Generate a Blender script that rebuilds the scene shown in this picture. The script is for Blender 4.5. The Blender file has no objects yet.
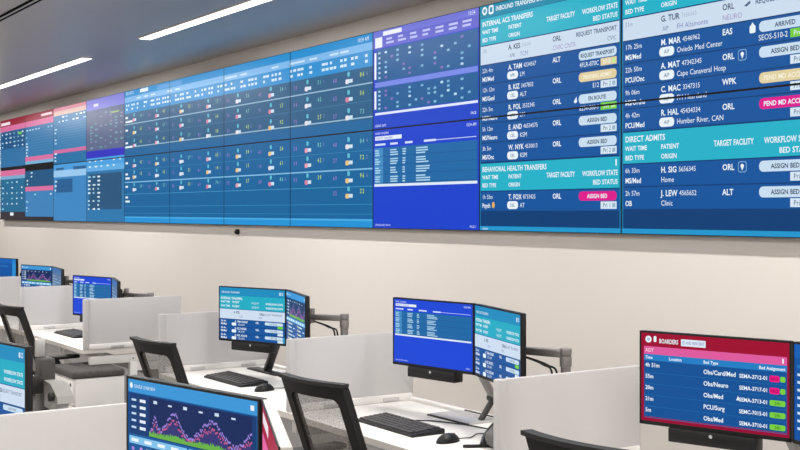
import bpy, bmesh, math, random
from mathutils import Vector, Matrix
R = math.radians
rnd = random.Random(7)

# ------------------------------------------------------------------ camera, world, exposure
scene = bpy.context.scene
COL = scene.collection
PHI = math.asin(.5514)                 # angle between the view axis and the video wall
CAM_H = 1.64
cam_d = bpy.data.cameras.new('camera')
cam_d.sensor_width = 36.0
cam_d.lens = 1169.0 * 36.0 / 800.0
cam_d.shift_y = -14.0 / 800.0
cam_d.clip_start = .05
cam = bpy.data.objects.new('camera', cam_d)
COL.objects.link(cam)
cam.location = (0, 0, CAM_H)
view = Vector((-math.cos(PHI), math.sin(PHI), 0))
cam.rotation_euler = view.to_track_quat('-Z', 'Y').to_euler()
scene.camera = cam

world = bpy.data.worlds.new('world')
scene.world = world
world.use_nodes = True
world.node_tree.nodes['Background'].inputs[0].default_value = (.9, .92, 1, 1)
world.node_tree.nodes['Background'].inputs[1].default_value = .05

vs = scene.view_settings
vs.view_transform = 'Standard'
vs.look = 'None'
vs.exposure = 0.0
vs.gamma = 1.0
vs.use_curve_mapping = False
LIGHT_POWER = 60.0                     # watts of each linear ceiling fixture
LIGHT_TINT = (1.0, .97, .93)

# ------------------------------------------------------------------ helpers
def lin(c):
    out = []
    for v in c[:3]:
        v = v / 255.0
        out.append(v / 12.92 if v <= .04045 else ((v + .055) / 1.055) ** 2.4)
    return tuple(out)

def new_mat(name):
    m = bpy.data.materials.new(name)
    m.use_nodes = True
    return m, m.node_tree.nodes, m.node_tree.links, m.node_tree.nodes['Principled BSDF']

def mat(name, col, rough=.5, metal=0., spec=.5, noise=0., nscale=40., bump=0., bscale=None):
    m, n, l, p = new_mat(name)
    p.inputs['Base Color'].default_value = (*col, 1)
    p.inputs['Roughness'].default_value = rough
    p.inputs['Metallic'].default_value = metal
    p.inputs['Specular IOR Level'].default_value = spec
    if noise or bump:
        tc = n.new('ShaderNodeTexCoord')
        nz = n.new('ShaderNodeTexNoise')
        nz.inputs['Scale'].default_value = nscale
        nz.inputs['Detail'].default_value = 4
        l.new(tc.outputs['Object'], nz.inputs['Vector'])
        if noise:
            mx = n.new('ShaderNodeMix'); mx.data_type = 'RGBA'
            mx.inputs[6].default_value = (*[c * (1 - noise) for c in col], 1)
            mx.inputs[7].default_value = (*[min(1, c * (1 + noise)) for c in col], 1)
            l.new(nz.outputs['Fac'], mx.inputs[0])
            l.new(mx.outputs[2], p.inputs['Base Color'])
        if bump:
            nb = n.new('ShaderNodeTexNoise')
            nb.inputs['Scale'].default_value = bscale or nscale
            l.new(tc.outputs['Object'], nb.inputs['Vector'])
            b = n.new('ShaderNodeBump'); b.inputs['Strength'].default_value = bump
            b.inputs['Distance'].default_value = .002
            l.new(nb.outputs['Fac'], b.inputs['Height'])
            l.new(b.outputs['Normal'], p.inputs['Normal'])
    return m

M = {}
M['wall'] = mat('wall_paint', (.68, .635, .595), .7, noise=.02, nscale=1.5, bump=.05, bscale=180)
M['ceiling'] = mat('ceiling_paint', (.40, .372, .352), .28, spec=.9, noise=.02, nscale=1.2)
M['carpet'] = mat('carpet', (.20, .19, .185), .95, spec=.1, noise=.25, nscale=120, bump=.4, bscale=400)
M['baseboard'] = mat('baseboard_vinyl', (.12, .115, .11), .6)
M['laminate'] = mat('white_laminate', (.86, .835, .80), .42, noise=.015, nscale=6)
M['edge'] = mat('desk_edge_band', (.60, .57, .53), .5)
M['white_metal'] = mat('white_powder_coat', (.74, .72, .70), .45)
M['grey_metal'] = mat('grey_powder_coat', (.22, .205, .20), .42, metal=.3)
M['silver'] = mat('silver_plastic', (.52, .51, .51), .35, metal=.4)
M['dark_metal'] = mat('dark_metal', (.035, .033, .032), .4, metal=.4)
M['black'] = mat('black_plastic', (.008, .008, .009), .42, spec=.3)
M['black_soft'] = mat('black_chair_plastic', (.012, .0108, .0105), .55, spec=.35)
M['key'] = mat('keycap', (.055, .052, .052), .5)
M['fabric'] = mat('charcoal_fabric', (.06, .055, .055), .95, spec=.1, noise=.6, nscale=150, bump=.6, bscale=500)
M['cushion'] = mat('speckled_cushion_fabric', (.10, .092, .09), .95, spec=.1, noise=.7, nscale=90, bump=.6, bscale=400)
M['sleeve'] = mat('braided_sleeve', (.09, .088, .088), .7, noise=.8, nscale=260)
M['rubber'] = mat('rubber', (.015, .015, .015), .8)
M['bezel'] = mat('panel_bezel', (.004, .004, .006), .5, spec=.15)
M['charcoal'] = mat('charcoal_plastic', (.05, .048, .048), .5)
M['mid_grey'] = mat('mid_grey_metal', (.33, .32, .31), .4, metal=.2)
M['slot'] = mat('black_slot', (.004, .004, .004), .9, spec=.05)
M['paper'] = mat('paper', (.72, .72, .73), .7)
M['logo'] = mat('logo_chrome', (.7, .7, .72), .3, metal=.6)

def frosted():
    m, n, l, p = new_mat('frosted_acrylic')
    p.inputs['Base Color'].default_value = (.66, .645, .645, 1)
    p.inputs['Roughness'].default_value = .55
    p.inputs['Specular IOR Level'].default_value = .35
    tr = n.new('ShaderNodeBsdfTranslucent')
    tr.inputs[0].default_value = (.78, .77, .77, 1)
    rf = n.new('ShaderNodeBsdfRefraction')
    rf.inputs['Roughness'].default_value = .45
    rf.inputs['IOR'].default_value = 1.05
    rf.inputs['Color'].default_value = (.9, .9, .9, 1)
    a = n.new('ShaderNodeMixShader'); a.inputs[0].default_value = .30
    b = n.new('ShaderNodeMixShader'); b.inputs[0].default_value = .10
    l.new(p.outputs[0], a.inputs[1]); l.new(tr.outputs[0], a.inputs[2])
    l.new(a.outputs[0], b.inputs[1]); l.new(rf.outputs[0], b.inputs[2])
    l.new(b.outputs[0], n['Material Output'].inputs[0])
    return m
M['frosted'] = frosted()

def mesh_cloth():
    m, n, l, p = new_mat('chair_mesh_cloth')
    p.inputs['Base Color'].default_value = (.15, .135, .125, 1)
    p.inputs['Roughness'].default_value = .8
    t = n.new('ShaderNodeBsdfTransparent')
    x = n.new('ShaderNodeMixShader')
    tc = n.new('ShaderNodeTexCoord')
    w = n.new('ShaderNodeTexNoise'); w.inputs['Scale'].default_value = 260
    mr = n.new('ShaderNodeMapRange')
    mr.inputs['From Min'].default_value = .3; mr.inputs['From Max'].default_value = .7
    mr.inputs['To Min'].default_value = .50; mr.inputs['To Max'].default_value = .72
    l.new(tc.outputs['Object'], w.inputs['Vector'])
    l.new(w.outputs['Fac'], mr.inputs['Value'])
    l.new(mr.outputs[0], x.inputs[0])
    l.new(t.outputs[0], x.inputs[1]); l.new(p.outputs[0], x.inputs[2])
    l.new(x.outputs[0], n['Material Output'].inputs[0])
    return m
M['mesh'] = mesh_cloth()

def screen_mat(name, strength, rough, spec):
    m, n, l, p = new_mat(name)
    at = n.new('ShaderNodeAttribute'); at.attribute_name = 'Col'
    p.inputs['Base Color'].default_value = (.002, .002, .002, 1)
    p.inputs['Roughness'].default_value = rough
    p.inputs['Specular IOR Level'].default_value = spec
    l.new(at.outputs['Color'], p.inputs['Emission Color'])
    p.inputs['Emission Strength'].default_value = strength
    return m
M['wall_screen'] = screen_mat('video_wall_image', 1.0, .32, .07)
M['desk_screen'] = screen_mat('monitor_image', 1.0, .4, .08)

def emit_mat(name, col, s):
    m, n, l, p = new_mat(name)
    p.inputs['Base Color'].default_value = (.8, .8, .8, 1)
    p.inputs['Emission Color'].default_value = (*col, 1)
    p.inputs['Emission Strength'].default_value = s
    return m
M['diffuser'] = emit_mat('light_diffuser', (1, .965, .92), 3.0)

def link(name, me, m, parent=None, loc=None, rot=None):
    if m is not None and (not me.materials or me.materials[0] != m):
        me.materials.clear(); me.materials.append(m)
    o = bpy.data.objects.new(name, me)
    COL.objects.link(o)
    if parent: o.parent = parent
    if loc: o.location = loc
    if rot: o.rotation_euler = rot
    return o

def smooth(me, ang=40):
    for p in me.polygons: p.use_smooth = True
    try: me.set_sharp_from_angle(angle=R(ang))
    except Exception: pass

class MB:
    """collects shapes, builds one mesh object"""
    def __init__(s): s.bm = bmesh.new()
    def box(s, x0, y0, z0, x1, y1, z1, bev=0., seg=2, mtx=None):
        b = bmesh.new()
        bmesh.ops.create_cube(b, size=1)
        bmesh.ops.scale(b, vec=(abs(x1-x0), abs(y1-y0), abs(z1-z0)), verts=b.verts)
        if bev:
            bmesh.ops.bevel(b, geom=b.edges[:], offset=bev, segments=seg, affect='EDGES', profile=.5)
        bmesh.ops.translate(b, vec=((x0+x1)/2, (y0+y1)/2, (z0+z1)/2), verts=b.verts)
        return s._merge(b, mtx)
    def _merge(s, b, mtx=None):
        if mtx is not None: bmesh.ops.transform(b, matrix=mtx, verts=b.verts)
        me = bpy.data.meshes.new('tmp'); b.to_mesh(me); b.free()
        s.bm.from_mesh(me); bpy.data.meshes.remove(me)
        return s
    def bar(s, p, q, w, h, bev=0., up=(0, 0, 1)):
        p, q = Vector(p), Vector(q)
        d = q - p; L = d.length; d.normalize()
        u = Vector(up)
        if abs(d.dot(u)) > .99: u = Vector((0, 1, 0))
        x = d.cross(u).normalized(); u = x.cross(d)
        m = Matrix(((d.x, x.x, u.x, p.x), (d.y, x.y, u.y, p.y), (d.z, x.z, u.z, p.z), (0, 0, 0, 1)))
        return s.box(0, -w/2, -h/2, L, w/2, h/2, bev, 2, m)
    def cyl(s, p, q, r, r2=None, n=20, bev=0.):
        p, q = Vector(p), Vector(q)
        d = q - p; L = d.length
        b = bmesh.new()
        bmesh.ops.create_cone(b, cap_ends=True, segments=n, radius1=r, radius2=r if r2 is None else r2, depth=L)
        if bev:
            es = [e for e in b.edges if len(e.link_faces) == 2 and any(len(f.verts) > 4 for f in e.link_faces)]
            bmesh.ops.bevel(b, geom=es, offset=bev, segments=2, affect='EDGES', profile=.5)
        m = Matrix.Translation((p+q)/2) @ d.to_track_quat('Z', 'Y').to_matrix().to_4x4()
        return s._merge(b, m)
    def ball(s, c, r, sc=(1, 1, 1), u=16, v=10):
        b = bmesh.new()
        bmesh.ops.create_uvsphere(b, u_segments=u, v_segments=v, radius=r)
        m = Matrix.Translation(c) @ Matrix.Diagonal((*sc, 1))
        return s._merge(b, m)
    def prism(s, pts, y0, y1, axis='y'):
        """pts: outline (a,b); axis: extrusion axis"""
        def P(a, b, t):
            return {'y': (a, t, b), 'x': (t, a, b), 'z': (a, b, t)}[axis]
        b = bmesh.new()
        lo = [b.verts.new(P(*p, y0)) for p in pts]
        hi = [b.verts.new(P(*p, y1)) for p in pts]
        n = len(pts)
        b.faces.new(lo); b.faces.new(hi[::-1])
        for i in range(n): b.faces.new((lo[i], hi[i], hi[(i+1) % n], lo[(i+1) % n]))
        bmesh.ops.recalc_face_normals(b, faces=b.faces)
        return s._merge(b)
    def tube(s, pts, r, n=8, rs=None):
        pts = [Vector(p) for p in pts]
        rings = []
        b = bmesh.new()
        for i, p in enumerate(pts):
            d = (pts[min(i+1, len(pts)-1)] - pts[max(i-1, 0)]).normalized()
            u = Vector((0, 0, 1)) if abs(d.z) < .95 else Vector((0, 1, 0))
            x = d.cross(u).normalized(); y = x.cross(d)
            rr = rs[i] if rs else r
            rings.append([b.verts.new(p + (x*math.cos(2*math.pi*k/n) + y*math.sin(2*math.pi*k/n))*rr) for k in range(n)])
        for i in range(len(rings)-1):
            for k in range(n):
                b.faces.new((rings[i][k], rings[i][(k+1) % n], rings[i+1][(k+1) % n], rings[i+1][k]))
        b.faces.new(rings[0][::-1]); b.faces.new(rings[-1])
        bmesh.ops.recalc_face_normals(b, faces=b.faces)
        return s._merge(b)
    def mesh(s, name):
        me = bpy.data.meshes.new(name)
        s.bm.to_mesh(me); s.bm.free()
        smooth(me)
        return me
    def build(s, name, m, parent=None, loc=None, rot=None):
        return link(name, s.mesh(name), m, parent, loc, rot)

def spline(pts, n=8):
    """Catmull-Rom through pts"""
    P = [Vector(p) for p in pts]
    P = [P[0]*2-P[1]] + P + [P[-1]*2-P[-2]]
    out = []
    for i in range(1, len(P)-2):
        for k in range(n):
            t = k/n
            a, b, c, d = P[i-1:i+3]
            out.append(.5*((2*b)+(c-a)*t+(2*a-5*b+4*c-d)*t*t+(3*b-a-3*c+d)*t**3))
    out.append(P[-2])
    return out

def tag(o, label, cat, group=None):
    o['label'] = label; o['category'] = cat
    if group: o['group'] = group
    return o

def thing(name, label, cat, loc=(0, 0, 0), rz=0, group=None):
    o = bpy.data.objects.new(name, None)
    o.empty_display_size = .1
    COL.objects.link(o)
    o.location = loc; o.rotation_euler = (0, 0, rz)
    return tag(o, label, cat, group)

def struct(o): o['kind'] = 'structure'; return o

def dup(root, loc, rz, label):
    """copy a thing with its parts and sub-parts"""
    r = root.copy(); COL.objects.link(r)
    r.location = loc; r.rotation_euler = (0, 0, rz); r['label'] = label
    for ch in [o for o in COL.objects if o.parent == root]:
        c = ch.copy(); COL.objects.link(c); c.parent = r
        for g in [o for o in COL.objects if o.parent == ch]:
            d = g.copy(); COL.objects.link(d); d.parent = c
    return r

# world frame: x = -(distance along the video wall to the left), y = towards the video wall
D = 4.30            # screen plane
DW = 4.36           # wall plane
CEIL = CAM_H + 1.36
PW, PH = 1.2107, .68
VX0 = -16.535       # left edge of the video wall
VTOP = CAM_H + 1.2394
XL, XR, YF = -21.0, 5.0, -5.2

# ------------------------------------------------------------------ room shell
struct(MB().box(XL-.2, YF-.2, -.2, XR+.2, DW+.2, 0).build('floor', M['carpet']))
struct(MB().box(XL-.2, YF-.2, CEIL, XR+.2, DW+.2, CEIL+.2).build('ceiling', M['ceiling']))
struct(MB().box(XL-.2, DW, 0, XR+.2, DW+.2, CEIL).build('wall_back', M['wall']))
struct(MB().box(XL-.2, YF, 0, XL, DW, CEIL).build('wall_left', M['wall']))
struct(MB().box(XR, YF, 0, XR+.2, DW, CEIL).build('wall_right', M['wall']))
struct(MB().box(XL-.2, YF-.2, 0, XR+.2, YF, CEIL).build('wall_front', M['wall']))
struct(MB().box(XL, DW-.012, 0, XR, DW, .10, .003).build('baseboard_back', M['baseboard']))

# ------------------------------------------------------------------ ceiling lights and air slot
def ceiling_light(x0, x1, y, label):
    t = thing('ceiling_light', label, 'ceiling light', ((x0+x1)/2, y, CEIL), 0, 'linear ceiling lights')
    L = (x1-x0)/2; w = .044
    fr = MB()
    fr.box(-L-.012, -w-.012, -.006, L+.012, -w, .0); fr.box(-L-.012, w, -.006, L+.012, w+.012, .0)
    fr.box(-L-.012, -w, -.006, -L, w, 0); fr.box(L, -w, -.006, L+.012, w, 0)
    fr.build('trim', M['white_metal'], t)
    MB().box(-L, -w, -.010, L, w, -.0005, .002).build('diffuser', M['diffuser'], t)
    ld = bpy.data.lights.new('lamp', 'AREA')
    ld.shape = 'RECTANGLE'; ld.size = 2*L; ld.size_y = 2*w
    ld.energy = LIGHT_POWER; ld.color = LIGHT_TINT; ld.spread = R(180)
    lo = bpy.data.objects.new('lamp', ld); COL.objects.link(lo)
    lo.parent = t; lo.location = (0, 0, -.012)
    return t
ceiling_light(-13.23, -10.18, 3.40, 'long glowing ceiling light strip at the far left, ending above the left screens')
ceiling_light(-8.79, -5.74, 3.40, 'long glowing ceiling light strip right of the other one, running out of the top edge')
WHERE_X = {-17.4: 'at the far left end', -13.15: 'over the far left desks', -8.86: 'over the aisle between desk blocks', -4.56: 'over the middle desks', -.26: 'over the right end of the room'}
WHERE_Y = {3.4: 'beside the video wall', 1.0: 'in an added unseen row over the near desks', -1.6: 'in an added unseen row behind the near desks', -4.2: 'in an added unseen row opposite the screens'}
for x0, y in ((-4.56, 3.4), (-.26, 3.4), (-17.4, 3.4),  # rows away from the video wall are unseen, added to brighten desks and dividers
              (-13.15, 1.0), (-8.86, 1.0), (-4.56, 1.0), (-.26, 1.0), (-17.4, 1.0),
              (-13.15, -1.6), (-8.86, -1.6), (-4.56, -1.6), (-.26, -1.6),
              (-8.86, -4.2), (-4.56, -4.2), (-.26, -4.2), (-13.15, -4.2)):
    ceiling_light(x0, x0+3.05, y, 'linear ceiling light %s, %s' % (WHERE_X[x0], WHERE_Y[y]))

t = thing('air_diffuser', 'thin black double slot air diffuser in the ceiling, top left corner', 'air vent', (-10.2, 2.195, CEIL))
for yy in (-.022, .022):
    MB().box(-3.2, yy-.012, -.003, 3.2, yy+.012, -.0002).build('slot', M['slot'], t)
MB().box(-3.2, -.0085, -.005, 3.2, .0085, 0).build('center_bar', M['ceiling'], t)

# ------------------------------------------------------------------ flat screen graphics
GLYPH = {}
def glyph(ch, bold):
    k = (ch, bold)
    if k in GLYPH: return GLYPH[k]
    def tri(txt):
        cu = bpy.data.curves.new('g', 'FONT'); cu.body = txt; cu.size = 1
        cu.resolution_u = 2
        if bold: cu.offset = .022
        ob = bpy.data.objects.new('g', cu)
        me = ob.to_mesh()
        vs_ = [(v.co.x, v.co.y) for v in me.vertices]
        me.calc_loop_triangles()
        ts = [[vs_[i] for i in lt.vertices] for lt in me.loop_triangles]
        ob.to_mesh_clear()
        bpy.data.objects.remove(ob); bpy.data.curves.remove(cu)
        return vs_, ts
    if ch == ' ':
        GLYPH[k] = ([], .33); return GLYPH[k]
    v, t_ = tri(ch)
    w3 = tri('|' + ch + '|')[0]; w2 = tri('||')[0]
    adv = (max(p[0] for p in w3)-min(p[0] for p in w3)) - (max(p[0] for p in w2)-min(p[0] for p in w2))
    GLYPH[k] = (t_, adv)
    return GLYPH[k]
CAP = None
def text_width(s, h, bold=False, sq=1.0):
    return sum(glyph(c, bold)[1] for c in s) * h/.72 * sq

class Canvas:
    """u right, v down, flat coloured shapes with layers"""
    def __init__(s): s.p = []; s.t = (0, 0, 1)
    def at(s, ox, oy, sc): s.t = (ox, oy, sc)
    def add(s, pts, c, lay):
        ox, oy, sc = s.t
        s.p.append(([(ox+x*sc, oy+y*sc) for x, y in pts], c, lay))
    def rect(s, x0, y0, x1, y1, c, lay=1): s.add([(x0, y0), (x0, y1), (x1, y1), (x1, y0)], lin(c), lay)
    def pill(s, x0, y0, x1, y1, c, lay=2, r=None):
        h = (y1-y0)/2; r = min(r if r else h, h, (x1-x0)/2)
        pts = []
        for cx, cy, a0 in ((x1-r, y0+r, -90), (x1-r, y1-r, 0), (x0+r, y1-r, 90), (x0+r, y0+r, 180)):
            for k in range(5):
                a = R(a0 + 22.5*k); pts.append((cx+r*math.cos(a), cy+r*math.sin(a)))
        s.add(pts[::-1], lin(c), lay)
    def text(s, x, y, txt, h, c, lay=3, bold=False, align='l', maxw=None, sq=.92):
        w = text_width(txt, h, bold, sq)
        if maxw and w > maxw: sq *= maxw/w; w = maxw
        if align == 'c': x -= w/2
        if align == 'r': x -= w
        k = h/.72; cl = lin(c)
        for ch in txt:
            ts, adv = glyph(ch, bold)
            for tr in ts:
                s.add([(x+p[0]*k*sq, y + h/2 - p[1]*k) for p in tr], cl, lay)
            x += adv*k*sq
    def clipped(s, x0, y0, x1, y1):
        out = []
        for pts, c, lay in s.p:
            xs = [p[0] for p in pts]; ys = [p[1] for p in pts]
            if max(xs) <= x0 or min(xs) >= x1 or max(ys) <= y0 or min(ys) >= y1: continue
            if min(xs) < x0 or max(xs) > x1 or min(ys) < y0 or max(ys) > y1:
                for ax, lim, sg in ((0, x0, 1), (0, x1, -1), (1, y0, 1), (1, y1, -1)):
                    res = []
                    for i in range(len(pts)):
                        a, b = pts[i-1], pts[i]
                        ia, ib = sg*(a[ax]-lim) >= 0, sg*(b[ax]-lim) >= 0
                        if ia != ib:
                            t_ = (lim-a[ax])/(b[ax]-a[ax])
                            res.append((a[0]+(b[0]-a[0])*t_, a[1]+(b[1]-a[1])*t_))
                        if ib: res.append(b)
                    pts = res
                    if len(pts) < 3: break
                if len(pts) < 3: continue
            out.append((pts, c, lay))
        return out
    def mesh(s, name, x0, y0, x1, y1, eps=.00035):
        """clipped picture, origin at its top-left corner, in the local xz plane facing -y"""
        vs_, fs, cs = [], [], []
        for pts, c, lay in s.clipped(x0, y0, x1, y1):
            i = len(vs_)
            vs_ += [(p[0]-x0, -eps*lay, -(p[1]-y0)) for p in pts]
            ar = sum(pts[k-1][0]*pts[k][1]-pts[k][0]*pts[k-1][1] for k in range(len(pts)))
            idx = list(range(i, i+len(pts)))
            fs.append(idx[::-1] if ar > 0 else idx)
            cs.append(c)
        me = bpy.data.meshes.new(name)
        me.from_pydata(vs_, [], fs)
        at = me.color_attributes.new('Col', 'FLOAT_COLOR', 'CORNER')
        buf = []
        for pl, c in zip(me.polygons, cs):
            buf += [c[0], c[1], c[2], 1.0] * pl.loop_total
        at.data.foreach_set('color', buf)
        return me

WHITE = (232, 242, 250); TEAL = (33, 176, 200); TEALD = (24, 138, 172)
NAVY = (14, 84, 156); NAVYD = (8, 62, 118); BAR = (32, 150, 205); PALE = (200, 222, 240)
SEP = (9, 60, 115); GREEN = (112, 205, 52); TAN = (225, 208, 160); MAG = (222, 22, 140)

def headings(cv, y0, y1, title):
    cv.rect(.014, y0, 1.197, y1, TEAL, 1)
    cv.text(.03, y0+.034, title, .030, WHITE, bold=True)
    cv.text(.03, y0+.082, 'WAIT TIME', .024, WHITE, bold=True); cv.text(.03, y0+.130, 'BED TYPE', .024, WHITE, bold=True)
    cv.text(.28, y0+.082, 'PATIENT', .024, WHITE, bold=True); cv.text(.28, y0+.130, 'ORIGIN', .024, WHITE, bold=True)
    cv.text(.62, y0+.082, 'TARGET FACILITY', .028, WHITE, bold=True, maxw=.235)
    cv.text(1.185, y0+.082, 'WORKFLOW STATE', .028, WHITE, bold=True, align='r', maxw=.27)
    cv.text(1.185, y0+.130, 'BED STATUS', .026, WHITE, bold=True, align='r')

def status(cv, y, kind, txt, box, boxc=None, place=None):
    pc = {'w': PALE, 't': TAN, 'm': MAG}[kind]
    tcol = {'w': (40, 60, 90), 't': (245, 240, 220), 'm': WHITE}[kind]
    cv.pill(.886, y+.014, 1.177, y+.064, pc, 2, .022)
    cv.text(1.03, y+.039, txt, .022, tcol, bold=True, align='c', maxw=.26)
    cv.rect(1.057, y+.069, 1.177, y+.108, boxc or (214, 230, 243), 2)
    cv.text(1.075, y+.088, box, .024, (50, 90, 130) if not boxc else WHITE)
    cv.rect(1.145, y+.078, 1.168, y+.100, (150, 180, 205) if not boxc else (190, 235, 150), 3)
    if place: cv.text(1.045, y+.088, place, .026, WHITE, align='r')

def row(cv, y, h, t1, t2, name, num, pill, orig, fac, stat, icon=False, extra=False):
    cv.rect(.014, y+.004, 1.197, y+h-.002, NAVY, 1)
    cv.text(.03, y+.034, t1, .026, WHITE); cv.text(.03, y+.086, t2, .027, WHITE, bold=True)
    cv.text(.28, y+.036, name, .030, WHITE, bold=True)
    cv.text(.28+text_width(name+' ', .030, True, .92), y+.036, num, .025, WHITE)
    if pill:
        cv.pill(.268, y+.062, .368, y+.108, WHITE, 2, .02); cv.text(.318, y+.085, pill, .020, (40, 70, 110), align='c')
        cv.text(.385, y+.085, orig, .027, WHITE)
    else: cv.text(.28, y+.085, orig, .027, WHITE)
    cv.text(.672, y+.036, fac, .029, WHITE, bold=True)
    if icon:
        cv.pill(.765, y+.012, .815, y+.064, (120, 165, 205), 2, .012); cv.pill(.769, y+.016, .811, y+.060, NAVY, 3, .010)
        cv.pill(.780, y+.024, .800, y+.044, WHITE, 4); cv.add([(.782, y+.038), (.790, y+.056), (.798, y+.038)], lin(WHITE), 4)
    if extra:
        cv.add([(.845, y+.05), (.868, y+.022), (.874, y+.05), (.86, y+.058)], lin(WHITE), 3)
    status(cv, y, *stat)

def white_row(cv, y, t1, name, num, sub, sub2, fac, fac2, stat, stat2):
    cv.rect(.014, y+.004, 1.197, y+.115, (203, 220, 238), 1)
    cv.text(.03, y+.034, t1, .024, (130, 150, 175))
    cv.text(.28, y+.036, name, .030, (55, 75, 105), bold=True)
    cv.text(.28+text_width(name+' ', .030, True, .92), y+.036, num, .022, (165, 180, 200))
    cv.text(.29, y+.086, sub, .022, (95, 120, 150)); cv.text(.385, y+.086, sub2, .027, (120, 125, 185))
    cv.text(.672, y+.036, fac, .029, (65, 85, 115), bold=True); cv.text(.672, y+.086, fac2, .027, (160, 140, 185))
    cv.text(1.177, y+.036, stat, .024, (75, 95, 125), bold=True, align='r')
    cv.text(1.177, y+.086, stat2, .024, (90, 130, 165), align='r')

def transfers_a(cv):
    cv.rect(0, 0, PW, 2*PH, (22, 120, 165), 0); cv.rect(.014, .08, 1.197, 1.33, SEP, 1e-3)
    cv.rect(0, 0, PW, .078, TEALD, 1)
    cv.pill(.028, .012, .078, .062, WHITE, 2); cv.pill(.040, .024, .066, .050, (90, 150, 180), 3)
    cv.pill(.092, .010, .140, .064, WHITE, 2, .012); cv.rect(.104, .022, .128, .052, (60, 140, 175), 3)
    cv.text(.16, .037, 'INBOUND TRANSFERS & DIRECT ADMITS', .028, WHITE, bold=True)
    headings(cv, .082, .243, 'INTERNAL ACS TRANSFERS')
    white_row(cv, .245, '17h', 'A. KES', '545346', 'APK', 'TCM', 'ORL', 'CIVIC CNTR', 'REQUEST TRANSPORT', 'CVIC')
    P = .117
    row(cv, .362, P, '22h 4m', 'MS/Med', 'A. TAM', '4234567', 'APK', 'LM', 'ALT', ('w', 'REQUEST TRANSPORT', '07-B', TAN, '4FLR-870C'))
    row(cv, .479, P, '12h 12m', 'MS/Genl', 'B. KIZ', '3457832', 'CEL', 'ALT', 'ORL', ('t', 'PENDING ADMIT', 'Pri 2', None, 'E12'))
    row(cv, .596, P, '22h 5m', 'MS/Neuro', 'R. POL', '3532345', 'APK', 'LM', 'ORL', ('w', 'EN ROUTE', '5W 2', GREEN, '6254-500-1'), extra=True)
    row(cv, .713, P, '5h 12m', 'MS/Neuro', 'E. AND', '46534575', 'CEL', 'KSM', 'ORL', ('w', 'ASSIGN BED', 'Pri 2'))
    row(cv, .830, P, '3h 5m', 'MS/Onc', 'W. NYK', '4530013', 'CEL', 'KSM', 'ORL', ('w', 'ASSIGN BED', 'Pri 2'))
    headings(cv, .955, 1.118, 'BEHAVIORAL HEALTH TRANSFERS')
    cv.pill(1.168, .968, 1.178, 1.004, WHITE, 2)
    row(cv, 1.120, .120, '1h 55m', 'Psych', 'T. FOX', '8733425', 'DEL', 'AT', 'ORL', ('m', 'ASSIGN BED', 'Pri 1'))
    cv.pill(.125, 1.185, .150, 1.222, (230, 180, 90), 4)
    cv.rect(.014, 1.242, 1.197, 1.33, NAVYD, 2)
    cv.rect(0, 1.33, PW, 2*PH, BAR, 3); cv.text(.03, 1.345, 'LEGEND', .012, WHITE, lay=4)

def transfers_b(cv):
    cv.rect(0, 0, PW, 2*PH, (22, 120, 165), 0); cv.rect(.014, .08, 1.197, 1.33, SEP, 1e-3)
    cv.rect(0, 0, PW, .078, TEALD, 1)
    headings(cv, .082, .243, 'EXTERNAL TRANSFERS')
    white_row(cv, .245, '51m', 'G. TUR', '7656565', 'AIP', 'FH Altamonte', 'ORL', 'NEURO', 'REQUEST TRANSPORT', 'RAN')
    cv.add([(.80, .292), (.835, .272), (.838, .284), (.815, .298)], lin((80, 100, 130)), 3)
    P = .117
    row(cv, .362, P, '17h 25m', 'MS/Med', 'M. MAR', '4546962', 'AIP', 'Oviedo Med Center', 'EAS', ('w', 'ARRIVED', 'Prev', GREEN, 'SEOS-510-2'))
    cv.pill(.832, .388, .866, .424, WHITE, 3, .008); cv.add([(.838, .390), (.849, .374), (.860, .390)], lin(WHITE), 3)
    row(cv, .479, P, '22h 50m', 'PCU/Onc', 'A. MAT', '47342345', 'AIP', 'Cape Canaveral Hosp', 'ORL', ('w', 'ASSIGN BED', 'Pri 2'), icon=True)
    row(cv, .596, P, '9h 06m', 'MS/Ortho', 'C. MAC', '3347315', 'AIP', 'FH Heartland', 'WPK', ('t', 'PEND MD ACCEPT', 'Pri 1'))
    row(cv, .713, P, '4h 42m', 'PCU/Med', 'R. HAL', '45434334', 'AIP', 'Humber River, CAN', 'ORL', ('m', 'PEND MD ACCEPT', 'Pri 1'))
    headings(cv, .836, .995, 'DIRECT ADMITS')
    row(cv, .997, P, '6h 33m', 'MS/Med', 'H. SIG', '5656345', None, 'Home', 'ORL', ('w', 'ASSIGN BED', 'Pri 1'), icon=True)
    row(cv, 1.114, P, '2h 57m', 'OB', 'J. LEW', '4565652', None, 'Clinic', 'ALT', ('w', 'ASSIGN BED', 'Pri 1'))
    cv.rect(.014, 1.234, 1.197, 1.33, NAVYD, 2)
    cv.rect(0, 1.33, PW, 2*PH, BAR, 3)

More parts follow.
